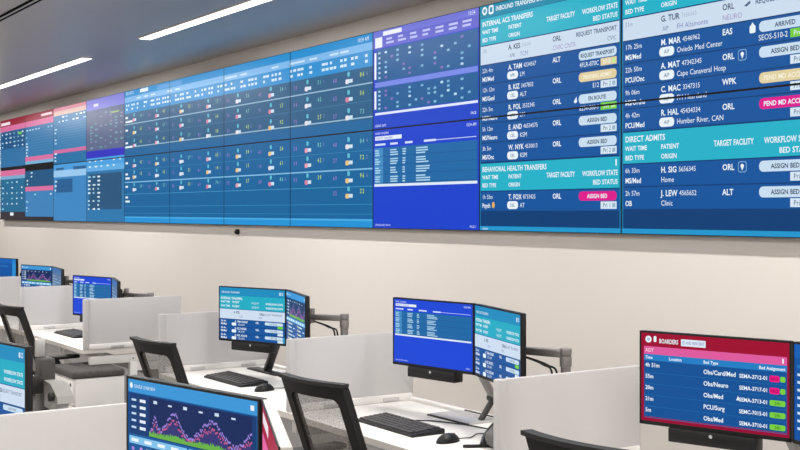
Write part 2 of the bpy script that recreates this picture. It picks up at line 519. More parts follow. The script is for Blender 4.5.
def census_board(cv, w):
    """wide bed table over four columns"""
    cv.rect(0, 0, w, 2*PH, (18, 100, 156), 0)
    cv.rect(0, 0, w, .075, (36, 142, 208), 1); cv.rect(0, .068, w, .125, (122, 182, 232), 2)
    cv.rect(0, .122, w, .235, (34, 142, 208), 3)
    cv.text(.05, .030, 'BED STATUS', .03, WHITE, lay=4); cv.rect(.44, .012, .66, .048, WHITE, 4)
    cv.rect(.9, .02, 1.5, .06, (90, 160, 220), 4); cv.text(w-.05, .036, '10:34 AM', .03, WHITE, lay=4, align='r')
    x = .05
    while x < w-.1:
        for yy in (.155, .195):
            for k in range(rnd.choice((1, 2))):
                cv.rect(x+k*.055, yy-.011, x+k*.055+rnd.uniform(.03, .05), yy+.009, (205, 230, 248), 4)
        if rnd.random() < .4: cv.rect(x, .088, x+.12, .104, (195, 222, 246), 4)
        x += rnd.choice((.12, .15, .19))
    cv.rect(0, .235, w, .60, (34, 92, 134), 1)
    for i, y in enumerate((.29, .42, .55, .757, .872, 1.0, 1.11)):
        last = i == 6
        cv.rect(.03, y-.02, .10, y+.0, WHITE, 4)
        if i % 2 == 0: cv.rect(.03, y+.022, .03+rnd.choice((.12, .2)), y+.042, WHITE, 4)
        for c in range(8):
            x = c*w/8
            if last and c < 7: continue
            n1, n2 = rnd.randint(1, 9), rnd.randint(1, 9)
            if c: cv.text(x+.06, y, '%d %d' % (n1, n2), .030, (150, 122, 205), lay=4, bold=True)
            g_ = (184, 214, 96) if rnd.random() < .65 else (120, 196, 186)
            cv.text(x+.435, y-.012, '%d %d' % (n2, n1), .032, g_, lay=4, bold=True)
            if rnd.random() < .6: cv.text(x+.52, y-.012, '%d' % n1, .028, (140, 150, 210), lay=4)
            cv.pill(x+.262, y-.046, x+.296, y-.012, (96, 190, 214), 4, .012)
            bl = rnd.choice(((214, 130, 160), (232, 196, 130), (225, 225, 235), (226, 160, 180)))
            cv.pill(x+.235, y+.006, x+.285, y+.040, bl, 4, .012); cv.rect(x+.28, y+.008, x+.335, y+.034, (205, 226, 240), 4)
    for y, th, c in ((.345, .009, (150, 190, 215)), (.58, .009, (150, 190, 215)), (.94, .010, (130, 190, 225)),
                     (.47, .003, (70, 130, 170)), (.815, .003, (60, 140, 185)), (1.065, .005, (70, 150, 195)), (1.19, .005, (50, 135, 185)), (1.26, .004, (50, 135, 185))):
        cv.rect(0, y, w, y+th, c, 3)
    cv.rect(0, 1.302, w, 2*PH, (34, 146, 214), 3); cv.rect(0, 1.296, w, 1.31, (70, 170, 225), 4)

def blue_table(cv, w, y, hgt, blue=(30, 72, 205)):
    """lower blue board with a table block"""
    cv.rect(0, y, w, y+hgt, blue, 0)
    k = hgt/.68
    cv.text(.03, y+.028*k, 'PATIENT PLACEMENT', .014*k, WHITE, lay=4)
    cv.rect(.03, y+.048*k, .36, y+.075*k, (230, 238, 252), 3); cv.text(.04, y+.062*k, 'CAPACITY TRANSFERS', .016*k, (60, 80, 190), lay=4)
    cv.text(w-.03, y+.03*k, '10:34 AM', .02*k, WHITE, lay=4, align='r')
    for i, x in enumerate((.03, .22, .40, .62)):
        cv.rect(x, y+.098*k, x+rnd.uniform(.08, .14), y+.112*k, (210, 220, 250), 3)
    cv.rect(.7, y+.103*k, w-.03, y+.108*k, (190, 205, 245), 3)
    cv.rect(.02, y+.128*k, w-.02, y+.375*k, (28, 104, 165), 1); cv.rect(.02, y+.128*k, .13, y+.375*k, (66, 140, 195), 2)
    for r_ in range(4):
        yy = y+(.142+r_*.06)*k
        for x, ww in ((.03, .06), (.22, .09), (.37, .04), (.53, .15)):
            for j in range(3):
                cv.rect(x, yy+j*.016*k, x+ww*rnd.uniform(.7, 1.1), yy+(j*.016+.009)*k, (170, 210, 235), 3)
        cv.rect(.02, y+(.186+r_*.06)*k, w-.02, y+(.189+r_*.06)*k, (20, 80, 140), 3)
    cv.rect(.02, y+.375*k, w-.02, y+.392*k, (225, 235, 250), 3)
    cv.text(.03, y+.655*k, 'UPDATED EVERY MINUTE', .013*k, (215, 225, 250), lay=4); cv.text(w-.03, y+.655*k, 'PAGE 1', .016*k, (215, 225, 250), lay=4, align='r')

def purple_board(cv, w):
    cv.rect(0, 0, w, .68, (26, 68, 200), 0)
    cv.rect(0, 0, w, .052, (112, 116, 214), 1); cv.rect(0, .05, w, .125, (98, 100, 206), 2)
    cv.rect(.13, .016, .36, .045, (238, 240, 252), 3); cv.rect(.03, .05, .12, .12, (236, 238, 250), 3)
    cv.text(w-.04, .028, '10:34', .026, WHITE, lay=4, align='r')
    for c in range(7):
        x = .17 + c*.145
        for yy in (.072, .098):
            cv.rect(x, yy-.008, x+rnd.uniform(.06, .1), yy+.006, (190, 195, 238), 3)
    for y0, y1, n in ((.132, .355, 6), (.395, .56, 5)):
        cv.rect(.05, y0, w-.015, y1, (22, 92, 152), 1)
        cv.rect(.02, y0+.02, .045, y1-.02, (236, 242, 252), 3)
        for r_ in range(n):
            y = y0+.02+r_*(y1-y0-.02)/n
            cv.rect(.07, y, .098, y+.013, (160, 200, 225), 3)
            for c in range(7):
                if rnd.random() < .8:
                    x = .15+c*.145+rnd.choice((0, 0, 0, .075))
                    cv.pill(x, y, x+.03, y+.015, rnd.choice(((130, 190, 220), (120, 180, 215), (130, 110, 190), (185, 220, 238))), 3, .006)
    cv.rect(.03, .358, w-.015, .392, (118, 136, 226), 2); cv.rect(.03, .566, w-.015, .582, (225, 232, 252), 2)
    cv.text(.03, .655, 'LEGEND UNITS', .016, WHITE, lay=4); cv.text(w-.03, .64, 'PAGE', .018, WHITE, lay=4, align='r')

def small_boards(cv):
    """the four narrow boards at the far left; u from 0"""
    RED = (150, 18, 52); PNK = (216, 110, 158)
    def dots(x0, x1, y0, y1, nx, ny, cols, p=.6):
        for i in range(ny):
            y = y0+(y1-y0)*(i+.5)/ny
            for j in range(nx):
                if rnd.random() < p:
                    x = x0+(x1-x0)*(j+.2)/nx
                    cv.rect(x, y-.009, x+rnd.uniform(.04, .1), y+.009, rnd.choice(cols), 3)
    pale = ((200, 228, 240), (150, 205, 225), (225, 238, 246))
    # column 0
    cv.rect(0, 0, PW, .68, (44, 112, 164), 0); cv.rect(0, 0, 2*PW, .095, RED, 1); cv.rect(0, .09, 2*PW, .16, PNK, 1.5)
    cv.rect(.05, .035, .5, .075, (240, 225, 232), 3); cv.rect(.05, .17, PW, .40, (22, 84, 134), 1)
    dots(.05, PW, .17, .40, 6, 4, pale); cv.rect(.9, .20, 1.05, .23, GREEN, 3)
    cv.rect(0, .645, PW, .69, (12, 14, 22), 1)
    cv.rect(0, .69, PW, 1.36, (24, 104, 146), 0); cv.rect(0, .69, PW, .765, PNK, 2); cv.rect(0, .765, PW, .81, (120, 170, 205), 2)
    dots(.05, PW, .82, 1.25, 5, 6, pale, .7); cv.rect(0, 1.25, PW, 1.36, (46, 42, 52), 2); cv.rect(.5, 1.26, .66, 1.30, WHITE, 3)
    # column 1
    o = PW
    cv.rect(o, 0, 2*o, .64, (48, 118, 170), 0); cv.rect(o+.7, .03, o+1.15, .06, (240, 215, 225), 3)
    dots(o+.04, 2*o, .17, .24, 9, 1, pale); dots(o+.02, o+.14, .24, .55, 1, 8, pale)
    for i in range(9): cv.rect(o, .24+i*.034, 2*o, .244+i*.034, (80, 142, 188), 2)
    cv.rect(o, .545, 2*o, .60, PNK, 2); cv.rect(o, .60, 2*o, .64, (120, 175, 212), 2)
    cv.rect(o, .64, 2*o, .725, (8, 10, 16), 1); cv.rect(o, .725, 2*o, 1.36, (26, 84, 128), 0)
    dots(o+.04, o+.4, .73, .92, 2, 4, pale); cv.rect(o, .93, 2*o, .985, PNK, 2); cv.rect(o, .985, 2*o, 1.36, (58, 128, 184), 1)
    dots(o+.04, 2*o, 1.0, 1.06, 7, 1, pale); dots(o+.02, o+.14, 1.06, 1.3, 1, 6, pale); cv.rect(o, 1.31, 2*o, 1.36, (40, 38, 46), 3)
    # column 2
    o = 2*PW
    cv.rect(o, 0, o+PW, .68, (48, 120, 172), 0); cv.rect(o, 0, o+PW, .05, (216, 140, 160), 2); cv.rect(o, .045, o+PW, .10, (222, 186, 178), 2)
    dots(o+.05, o+PW, .10, .2, 9, 2, pale); dots(o+.02, o+.14, .2, .66, 1, 11, pale)
    for i in range(12): cv.rect(o, .2+i*.03, o+PW, .204+i*.03, (84, 146, 190), 2)
    cv.rect(o, .51, o+PW, .55, (214, 104, 156), 2); cv.rect(o, .55, o+PW, .68, (32, 112, 164), 1)
    cv.rect(o, .68, o+PW, 1.36, (58, 134, 194), 0); cv.rect(o, .68, o+PW, .76, (70, 156, 220), 1); cv.rect(o, .755, o+PW, .835, (152, 200, 238), 2)
    cv.rect(o+.1, .725, o+.4, .755, (40, 96, 150), 3); cv.rect(o+.75, .725, o+1.2, .76, (40, 96, 150), 3)
    cv.rect(o+.1, .86, o+.72, 1.02, (30, 92, 146), 1); dots(o+.03, o+.15, .86, 1.02, 1, 3, pale, 1)
    # column 3
    o = 3*PW
    cv.rect(o, 0, o+PW, .68, (86, 100, 136), 0); cv.rect(o, 0, o+PW, .125, (132, 132, 218), 1); cv.rect(o+.25, .06, o+.4, .09, (225, 225, 248), 3)
    dots(o+.1, o+PW, .16, .56, 7, 12, ((120, 150, 175), (100, 160, 165), (130, 130, 165)), .5)
    cv.rect(o+.8, .18, o+1.05, .195, (150, 190, 110), 3)
    cv.rect(o, .575, o+PW, .655, (42, 42, 190), 2); cv.rect(o, .655, o+PW, .74, (72, 160, 226), 2); cv.rect(o, .74, o+PW, .80, (96, 172, 228), 2)
    dots(o+.05, o+PW, .66, .78, 6, 2, ((215, 235, 250),), .6)
    cv.rect(o, .80, o+PW, 1.36, (40, 118, 172), 1); cv.rect(o+.1, .83, o+PW-.08, 1.22, (34, 84, 124), 2)
    dots(o+.03, o+.5, .84, 1.24, 3, 9, pale, .85)

wall_cv = Canvas()
small_boards(wall_cv)
wall_cv.at(4*PW, 0, 1); census_board(wall_cv, 4*PW)
wall_cv.at(8*PW, 0, 1); purple_board(wall_cv, PW)
wall_cv.at(8*PW, 0, 1); blue_table(wall_cv, PW, .68, .68, (26, 66, 204))
wall_cv.at(9*PW, 0, 1); transfers_a(wall_cv)
wall_cv.at(10*PW, 0, 1); transfers_b(wall_cv)

vw = thing('video_wall', 'huge video wall of tiled screens with patient transfer boards along the back wall', 'video wall', (VX0, D, VTOP-2*PH))
BZ = .0050
mb = MB(); mb.box(BZ*.2, .004, BZ*.2, PW-BZ*.2, .045, PH-BZ*.2)
panel_me = mb.mesh('display_panel')
for c in range(11):
    for r_ in range(2):
        pn = link('display_panel', panel_me, M['bezel'], vw, (c*PW, 0, (1-r_)*PH))
        me = wall_cv.mesh('screen_image', c*PW+BZ, r_*PH+BZ, (c+1)*PW-BZ, (r_+1)*PH-BZ)
        link('screen_image', me, M['wall_screen'], pn, (BZ, .0035, PH-BZ))
# wall mounting rails behind the panels
for z0 in (.2, 1.05):
    MB().box(.1, .045, z0, 11*PW-.1, DW-D, z0+.06).build('mounting_rail', M['dark_metal'], vw)

# little black dome under the video wall
t = thing('wall_sensor', 'small round black sensor on the wall just below the video wall', 'sensor', (-9.10, DW, 1.462))
MB().cyl((0, 0, 0), (0, -.02, 0), .024, n=20, bev=.004).build('base', M['black'], t)
MB().ball((0, -.02, 0), .021, (1, .9, 1)).build('dome', M['black'], t)

# ------------------------------------------------------------------ monitor pictures (1.0 wide, .5625 high)
def mc_teal():
    cv = Canvas(); cv.rect(0, 0, 1, .6, NAVY, 0)
    cv.rect(0, 0, 1, .09, (28, 140, 190), 1); cv.rect(0, .085, 1, .23, (32, 172, 196), 2); cv.rect(0, .235, 1, .34, (206, 222, 240), 2)
    cv.text(.03, .05, 'INBOUND TRANSFERS', .022, WHITE, lay=4); cv.pill(.915, .025, .94, .06, PALE, 3, .01); cv.rect(.952, .027, .972, .058, PALE, 3); cv.rect(.957, .034, .967, .050, (28, 140, 190), 4)
    cv.text(.02, .115, 'INTERNAL TRANSFERS', .026, WHITE, lay=4, bold=True)
    for y in (.155, .20):
        cv.text(.02, y, 'WAIT TIME', .022, WHITE, lay=4, bold=True); cv.text(.2, y, 'PATIENT', .022, WHITE, lay=4, bold=True)
        cv.text(.5, y, 'FACILITY', .022, WHITE, lay=4); cv.text(.97, y, 'WORKFLOW STATE', .022, WHITE, lay=4, align='r', bold=True)
    cv.text(.22, .265, 'A. KES', .026, (60, 80, 110), lay=4, bold=True); cv.text(.62, .27, 'ORL', .026, (60, 80, 110), lay=4, bold=True)
    cv.text(.96, .27, 'REQUEST TRANSPORT', .022, (80, 100, 130), lay=4, align='r'); cv.text(.3, .31, 'TCM', .022, (110, 120, 170), lay=4); cv.text(.6, .31, 'CIVIC', .022, (110, 120, 170), lay=4)
    for i, (n, b) in enumerate((('A. TAM 4234567', PALE), ('B. KIZ 3457832', PALE), ('R. POL 3532345', PALE))):
        y = .345+i*.075
        cv.rect(0, y-.004, 1, y, SEP, 2)
        cv.text(.02, y+.02, '22h 4m', .02, WHITE, lay=4, bold=True); cv.text(.02, y+.052, 'MS/Med', .022, WHITE, lay=4, bold=True)
        cv.text(.24, y+.02, n, .022, WHITE, lay=4, bold=True); cv.pill(.19, y+.034, .26, y+.068, WHITE, 3, .014); cv.text(.29, y+.052, 'CEL KSM', .02, WHITE, lay=4)
        cv.text(.56, y+.02, 'ORL', .022, WHITE, lay=4, bold=True)
        cv.pill(.70, y+.006, .97, y+.038, b, 3, .014); cv.text(.83, y+.022, 'ASSIGN BED', .016, (60, 80, 110), lay=4, align='c')
        cv.rect(.89, y+.042, .97, y+.068, (GREEN if i == 0 else (214, 230, 243)), 3)
    cv.rect(.97, .5, 1, .5625, BAR, 2)
    return cv

def mc_blue():
    cv = Canvas(); cv.at(0, 0, 1/1.21); blue_table(cv, 1.21, 0, .68, (28, 72, 214)); cv.at(0, 0, 1)
    return cv

def chart(cv, x0, y0, x1, y1, seed):
    r = random.Random(seed)
    cv.rect(x0, y0, x1, y1, (22, 42, 92), 2)
    n = 110; w = (x1-x0)/n; H = y1-y0
    prev = None
    for i in range(n):
        u = i/n
        e = sum(k*math.exp(-((u-m-.01*seed)/d)**2) for m, d, k in ((.05, .03, .35), (.24, .09, .55), (.62, .13, .55), (.98, .08, .45)))
        top = .16+e+r.uniform(-.06, .06); mid = top*.72+r.uniform(-.05, .05); low = .07+.07*r.random()+.08*e
        x = x0+i*w
        cv.rect(x, y1-H*mid, x+w*.7, y1-H*low, (64, 62, 128), 3)
        cv.rect(x, y1-H*mid, x+w*1.2, y1-H*mid+H*.045, (190, 92, 140), 3.3)
        cv.rect(x, y1-H*top, x+w*1.2, y1-H*top+H*.05, (150, 128, 215), 3.4)
        cv.rect(x, y1-H*low, x+w, y1, (104, 176, 70), 3.5)
    for i in range(6): cv.rect(x0+(x1-x0)*(i+.3)/6.5, y0+.012+.006*(i % 2), x0+(x1-x0)*(i+.3)/6.5+.03, y0+.026, (200, 220, 240), 3.6)

def mc_chart(seed=1):
    cv = Canvas(); cv.rect(0, 0, 1, .6, (20, 92, 160), 0)
    cv.rect(0, 0, 1, .06, (60, 150, 214), 1); cv.text(.05, .03, 'CENSUS OVERVIEW', .016, WHITE, lay=4); cv.pill(.015, .015, .04, .042, WHITE, 3); cv.rect(.95, .02, .975, .042, WHITE, 3)
    cv.rect(.01, .065, .99, .255, (20, 60, 116), 1); chart(cv, .18, .07, .96, .25, seed)
    for i in range(5):
        cv.rect(.03, .09+i*.032, .07, .10+i*.032, (190, 215, 240), 3); cv.rect(.10, .088+i*.032, .15, .102+i*.032, (225, 235, 248), 3)
    for x0, x1 in ((.01, .485), (.50, .99)):
        cv.rect(x0, .265, x1, .30, (130, 195, 235), 2); cv.rect(x0, .30, x1, .55, (24, 88, 150), 2)
        for i in range(4):
            cv.rect(x0+.02+i*.11, .275, x0+.08+i*.11, .29, (235, 245, 252), 3)
        for i in range(6):
            y = .315+i*.038
            cv.pill(x0+.09, y-.004, x0+.115, y+.018, rnd.choice(((240, 240, 250), (190, 140, 220))), 3); cv.pill(x0+.14, y, x0+.18, y+.018, rnd.choice((GREEN, (235, 215, 120), (240, 240, 250))), 3)
            cv.rect(x0+.18, y+.002, x0+.18+rnd.uniform(.08, .16), y+.014, (220, 235, 248), 3)
            if i % 2: cv.rect(x0+.37, y, x0+.45, y+.012, (210, 230, 248), 3)
            cv.pill(x0+.02, y, x0+.045, y+.016, (170, 130, 215), 3)
    return cv

def mc_red(sub=False):
    cv = Canvas(); cv.rect(0, 0, 1, .6, (150, 10, 52), 0)
    cv.rect(0, 0, 1, .085, (158, 10, 48), 1); cv.rect(.02, .085, .985, .135, (222, 90, 158), 2); cv.rect(.02, .135, .985, .175, (34, 126, 196), 2)
    cv.pill(.03, .018, .075, .062, WHITE, 3); cv.pill(.042, .030, .063, .050, (170, 190, 220), 4); cv.pill(.09, .018, .11, .055, WHITE, 3, .006)
    cv.text(.13, .046, 'BOARDERS', .028, WHITE, lay=4, bold=True, maxw=.135); cv.rect(.285, .025, .455, .068, (222, 232, 246), 3); cv.text(.295, .046, 'ED AND INPATIENT', .02, (70, 100, 170), lay=4, maxw=.15)
    cv.text(.03, .108, 'ADT', .024, (250, 225, 238), lay=4); cv.pill(.955, .095, .965, .125, WHITE, 3)
    for x, s_ in ((.03, 'Time'), (.2, 'Location'), (.44, 'Bed Type')): cv.text(x, .155, s_, .02, WHITE, lay=4, bold=True)
    cv.text(.975, .158, 'Bed Assignment', .02, WHITE, lay=4, bold=True, align='r')
    cv.rect(.02, .175, .985, .535, (16, 82, 150), 2)
    for i, (tm, ob, bd, k) in enumerate((('4h 51m', 'Obs/Card/Med', 'SEMA-3712-01', 0), ('55m', 'Obs/Neuro', 'SEMA-3717-01', 0), ('20m', 'Obs/Med', 'SEMA-3713-01', 1), ('21m', 'PCU/Surg', 'SEMC-7015-01', 1), ('5m', 'Obs/Med', 'SEMA-3710-01', 1))):
        y = .215+i*.072
        cv.text(.03, y-.012, tm, .026, WHITE, lay=4, bold=True); cv.text(.44, y, ob, .028, WHITE, lay=4, bold=True)
        cv.text(.865, y+.004, bd, .024, WHITE, lay=4, align='r', bold=True)
        if k: cv.pill(.875, y-.012, .975, y+.022, (120, 205, 62), 3, .01); cv.text(.925, y+.005, '24h', .02, (30, 90, 30), lay=4, align='c')
        else: cv.pill(.875, y-.014, .938, y+.024, (238, 20, 130), 3, .01); cv.pill(.942, y-.012, .975, y+.022, (120, 205, 62), 3, .01); cv.text(.905, y+.005, 'NEG', .018, (110, 0, 50), lay=4, align='c')
        cv.rect(.02, y+.036, .985, y+.039, (30, 104, 172), 3)
        if i == 2: cv.add([(.66, y+.012), (.672, y-.016), (.684, y+.012)], lin(WHITE), 4)
    return cv

def mc_red_side():
    cv = Canvas(); cv.rect(0, 0, 1, .6, (20, 96, 170), 0)
    cv.rect(0, 0, 1, .12, (168, 12, 48), 1); cv.rect(.04, .03, .4, .075, (235, 225, 232), 3); cv.rect(0, .12, 1, .21, (228, 100, 160), 2)
    cv.rect(0, .21, 1, .25, (60, 150, 214), 2)
    for i in range(6):
        cv.text(.04, .28+i*.045, '4h 12m', .02, WHITE, lay=4); cv.text(.4, .28+i*.045, 'Obs/Med', .02, WHITE, lay=4); cv.pill(.8, .27+i*.045, .93, .295+i*.045, (120, 205, 62), 3)
    return cv

def mc_grey():
    cv = Canvas(); cv.rect(0, 0, 1, .6, (84, 112, 150), 0); cv.rect(0, 0, 1, .08, (60, 110, 165), 1)
    for i in range(9):
        cv.rect(.05, .12+i*.045, .35+.2*(i % 3), .135+i*.045, (150, 175, 205), 3); cv.rect(.75, .12+i*.045, .9, .135+i*.045, (130, 160, 195), 3)
    return cv

def mc_plain():
    cv = Canvas(); cv.rect(0, 0, 1, .6, (14, 82, 160), 0); cv.rect(0, 0, 1, .08, (20, 96, 180), 1); cv.rect(.86, .0, 1, .6, (40, 140, 210), 1)
    cv.rect(.3, .36, .75, .46, (190, 225, 245), 2); cv.rect(.03, .12, .7, .14, (40, 120, 190), 2)
    for i in range(8): cv.rect(.03, .17+i*.045, .1+.07*(i % 3), .185+i*.045, (200, 225, 245), 3)
    return cv

# ------------------------------------------------------------------ monitors
MW, MH, MT = .51, .307, .022
mb = MB()
mb.box(-MW/2, 0, -MH, MW/2, MT, 0, .003)
MON_BODY = mb.mesh('housing')
mb = MB(); mb.box(-.17, MT-.002, -.25, .17, .045, -.06, .012).box(-.05, .044, -.20, .05, .058, -.10, .003)
MON_BACK = mb.mesh('rear_cover')
mb = MB()
bw = .006
mb.box(-MW/2, -.0022, -bw, MW/2, 0, 0); mb.box(-MW/2, -.0022, -MH, MW/2, 0, -MH+.012)
mb.box(-MW/2, -.0022, -MH, -MW/2+bw, 0, 0); mb.box(MW/2-bw, -.0022, -MH, MW/2, 0, 0)
MON_BEZ = mb.mesh('bezel')
mb = MB(); mb.box(-.148, -.012, -MH-.046, .148, .045, -MH+.0005, .004)
MON_BAR = mb.mesh('speaker_bar')
mb = MB(); mb.cyl((0, -.0125, -MH-.012), (0, -.0145, -MH-.012), .006, n=16)
MON_LOGO = mb.mesh('logo')
mb = MB(); mb.box(-.15, .05, -.26, .15, .085, -.02, .01)
MON_THICK = mb.mesh('rear_box')

def monitor(a, b, ztop, yaw, cv, label, bar=False, frame=None, back=None, shell=None):
    """a,b: centre of the top front edge; screen faces -y after yaw"""
    t = thing('monitor', label, 'monitor', (-a, b, ztop-MH), R(yaw), 'desk monitors')
    dz = MH
    link('housing', (MON_BODY.copy() if shell else MON_BODY), shell or M['black'], t, (0, 0, dz))
    link('rear_cover', (MON_BACK.copy() if back else MON_BACK), back or M['black'], t, (0, 0, dz))
    link('bezel', (MON_BEZ.copy() if frame else MON_BEZ), frame or M['black'], t, (0, 0, dz))
    w, h = MW-2*bw, MH-bw-.012
    c2 = Canvas(); sc = w
    c2.p = [([(x*sc, y*h/.5625) for x, y in pts], c, lay) for pts, c, lay in cv.p]
    link('screen', c2.mesh('screen', 0, 0, w, h, .0002), M['desk_screen'], t, (-MW/2+bw, -.0005, dz-bw))
    if bar:
        s_ = link('speaker_bar', MON_BAR, M['black'], t, (0, 0, dz))
        link('logo', MON_LOGO, M['logo'], s_)
    return t

def hinge(a, b, yaw, sg):
    return a-sg*MW/2*math.cos(R(yaw)), b+sg*MW/2*math.sin(R(yaw))
def right_of(a, b, yaw, yaw2, gap=.006):
    ha, hb = hinge(a, b, yaw, 1)
    ha -= gap
    return ha-MW/2*math.cos(R(yaw2)), hb+MW/2*math.sin(R(yaw2))

def pair(a, b, z, yaw, yaw2, cvl, cvr, ll, lr, **k):
    monitor(a, b, z, yaw, cvl, ll, bar=True)
    a2, b2 = right_of(a, b, yaw, yaw2)
    monitor(a2, b2, z, yaw2, cvr, lr, **k)
    return a2, b2

pair(2.546, 2.870, 1.245, 17.0, -14., mc_red(), mc_plain(),
     'monitor with a dark red header and blue boarders table, lower right',
     'blue monitor cut off by the right edge of the photo')
pair(4.260, 2.987, 1.243, 9.6, -16.5, mc_blue(), mc_teal(),
     'bright blue monitor in the middle with a speaker bar, beside a teal one',
     'angled teal monitor next to the bright blue one, above the middle divider')
pair(5.860, 2.888, 1.215, 19.8, -17.2, mc_teal(), mc_chart(3),
     'teal and white monitor left of centre with a speaker bar, above a keyboard',
     'narrow angled monitor with a purple chart, beside the teal left-centre monitor')
pair(8.655, 2.930, 1.147, 15.1, -15.5, mc_blue(), mc_grey(),
     'far blue table monitor partly hidden by a divider, above the far keyboard',
     'greyish angled monitor to the right of the far blue table monitor')
pair(9.950, 2.888, 1.180, 13.0, -9.0, mc_chart(5), mc_grey(),
     'small far monitor with a chart, second from the left edge',
     'small far greyish angled monitor joined to the far chart monitor')
monitor(11.05, 2.90, 1.205, 12.0, mc_plain(), 'farthest small blue monitor cut off by the left edge')
monitor(2.487, 1.068, 1.240, 12.3, mc_chart(1), 'large nearest monitor with a purple and green chart at the bottom', bar=True)
monitor(1.998, 1.024, 1.240, -23.5, mc_red_side(), 'red and pink monitor seen almost edge-on beside the nearest chart monitor', shell=M['edge'], back=M['edge'])
monitor(3.728, .937, 1.240, 9.6, mc_teal(), 'near teal monitor cut off by the left edge, behind the nearest divider', back=M['grey_metal'])

# ------------------------------------------------------------------ desks
DT = .73
FB, BB = 2.49, 3.18         # front and back edge of the far row
def desk(a0, a1, b0, b1, label, ends=(True, True)):
    """a0 < a1: right and left end"""
    t = thing('desk', label, 'desk', (-(a0+a1)/2, (b0+b1)/2, 0), 0, 'white workstation desks')
    w, d = (a1-a0)/2-.001, (b1-b0)/2
    MB().box(-w, -d, DT-.028, w, d-.045, DT, .002).build('desktop', M['laminate'], t)
    MB().box(-w, -d-.0015, DT-.028, w, -d+.0004, DT-.002).build('edge_band', M['edge'], t)
    MB().box(-w, d-.040, DT-.03, w, d, DT+.012, .003).build('back_rail', M['laminate'], t)
    MB().box(-w, d-.048, DT-.02, w, d-.040, DT-.008).build('cable_gap', M['dark_metal'], t)
    for y0 in (-d+.12, d-.16):
        MB().box(-w+.06, y0, DT-.075, w-.06, y0+.04, DT-.028).build('cross_beam', M['white_metal'], t)
    for s in (-1, 1):
        if not ends[0 if s > 0 else 1]: continue
        x0 = s*(w-.03)
        ap = MB().box(x0-.02, -d+.05, DT-.105, x0+.02, d-.04, DT-.050, .003).build('side_apron', M['white_metal'], t)
        for yy in (.0, .06, .20, .26):
            MB().cyl((x0+.018, yy, DT-.078), (x0+.0215, yy, DT-.078), .006, n=10).build('screw', M['grey_metal'], ap)
        MB().box(x0-.016, .02, DT-.165, x0+.016, d-.04, DT-.108, .003).build('side_bracket', M['white_metal'], t)
        for yy in (-.02, d-.10):
            MB().box(x0-.022, yy, .02, x0+.022, yy+.05, DT-.10, .003).build('leg', M['white_metal'], t)
        MB().box(x0-.025, -d+.06, 0, x0+.025, d-.03, .022, .004).build('foot', M['white_metal'], t)
    return t

A_ = [1.66, 3.17, 4.69, 6.22]
desk(A_[0], A_[1], FB, BB, 'white desk under the dark red monitor, lower right')
desk(A_[1], A_[2], FB, BB, 'white desk holding the keyboard, mouse and bright blue monitor in the middle')
desk(A_[2], A_[3], FB, BB, 'white desk holding the keyboard and teal monitor left of centre')
B_ = [7.53, 9.03, 10.53, 12.03]
desk(B_[0], B_[1], FB, BB, 'far white desk with the cushioned pedestal under its right end')
desk(B_[1], B_[2], FB, BB, 'far white desk behind the divider, under the small chart monitor')
desk(B_[2], B_[3], FB, BB, 'farthest white desk at the left edge')
N_ = [1.90, 3.40, 4.92]
desk(N_[0], N_[1], .62, 1.31, 'near white desk carrying the nearest chart monitor')
desk(N_[1], N_[2], .62, 1.31, 'near white desk behind the nearest divider')

# ------------------------------------------------------------------ dividers
def divider(a, b0, b1, label, bot=DT):
    t = thing('divider', label, 'divider', (-a, b0, bot), 0, 'frosted desk dividers')
    L = b1-b0; H = CAM_H-.58-bot
    MB().box(-.010, .028, .030, .010, L, H, .003).build('panel', M['frosted'], t)
    MB().box(-.017, 0, .0, .017, .034, H+.001, .006, 3).build('end_trim', M['frosted'], t)
    MB().box(-.020, .034, .0, .020, L-.01, .034, .004).build('base_rail', M['white_metal'], t)
    for y in (.18, L-.18):
        MB().box(-.026, y, .004, .026, y+.09, .022, .003).build('clamp', M['silver'], t)
    return t
divider(A_[1], FB, 3.17, 'frosted divider in the lower right, between the blue and red monitors')
divider(A_[2], FB, 3.17, 'frosted divider in the middle, behind the mesh chair')
divider(A_[3], FB, 3.17, 'frosted divider left of centre, behind the teal monitor and left chair')
divider(B_[0], FB, 3.17, 'frosted divider in front of the far blue table monitor')
divider(B_[1], FB, 3.17, 'frosted divider in front of the small far chart monitor')
divider(B_[2], FB, 3.17, 'farthest frosted divider, at the left edge')
divider(N_[1], .62, 1.31, 'nearest frosted divider, in the bottom left corner')

# ------------------------------------------------------------------ stands and arms
def stand(a, b, kind, label, hi=.93):
    t = thing('monitor_stand', label, 'monitor stand', (-a, b, DT), 0, 'stands under the left monitors')
    if kind == 'k':
        MB().box(-.24, -.085, 0, .05, .075, .010, .003).build('base_plate', M['silver'], t)
        MB().box(-.245, -.095, .0, .055, -.085, .007, .001).build('base_edge', M['black'], t)
        MB().box(-.20, .077, 0, .06, .088, .016, .001).build('base_edge', M['black'], t)
        MB().bar((.02, .0, .005), (.03, .065, .10), .030, .016, .003).build('lower_link', M['dark_metal'], t)
        MB().bar((.03, .065, .10), (.02, -.01, hi-DT+.03), .050, .020, .003).build('upper_link', M['grey_metal'], t)
        MB().cyl((.0, .065, .10), (.06, .065, .10), .018, n=18, bev=.003).build('hinge', M['dark_metal'], t)
    else:
        MB().box(-.17, -.035, 0, .18, .035, .010, .003).build('base_plate', M['dark_metal'], t)
        MB().bar((.0, .01, .008), (.165, -.02, hi-DT-.03), .045, .022, .003).build('neck', M['dark_metal'], t)
        MB().cyl((-.02, .01, .016), (.03, .01, .016), .012, n=16, bev=.002).build('hinge', M['dark_metal'], t)
    return t
stand(4.03, 3.065, 'k', 'folding grey stand with a silver base under the bright blue monitor')
stand(5.93, 3.01, 'n', 'dark slanted stand under the teal left-centre monitor')
stand(2.36, 2.99, 'k', 'grey stand under the dark red monitor, lower right corner')

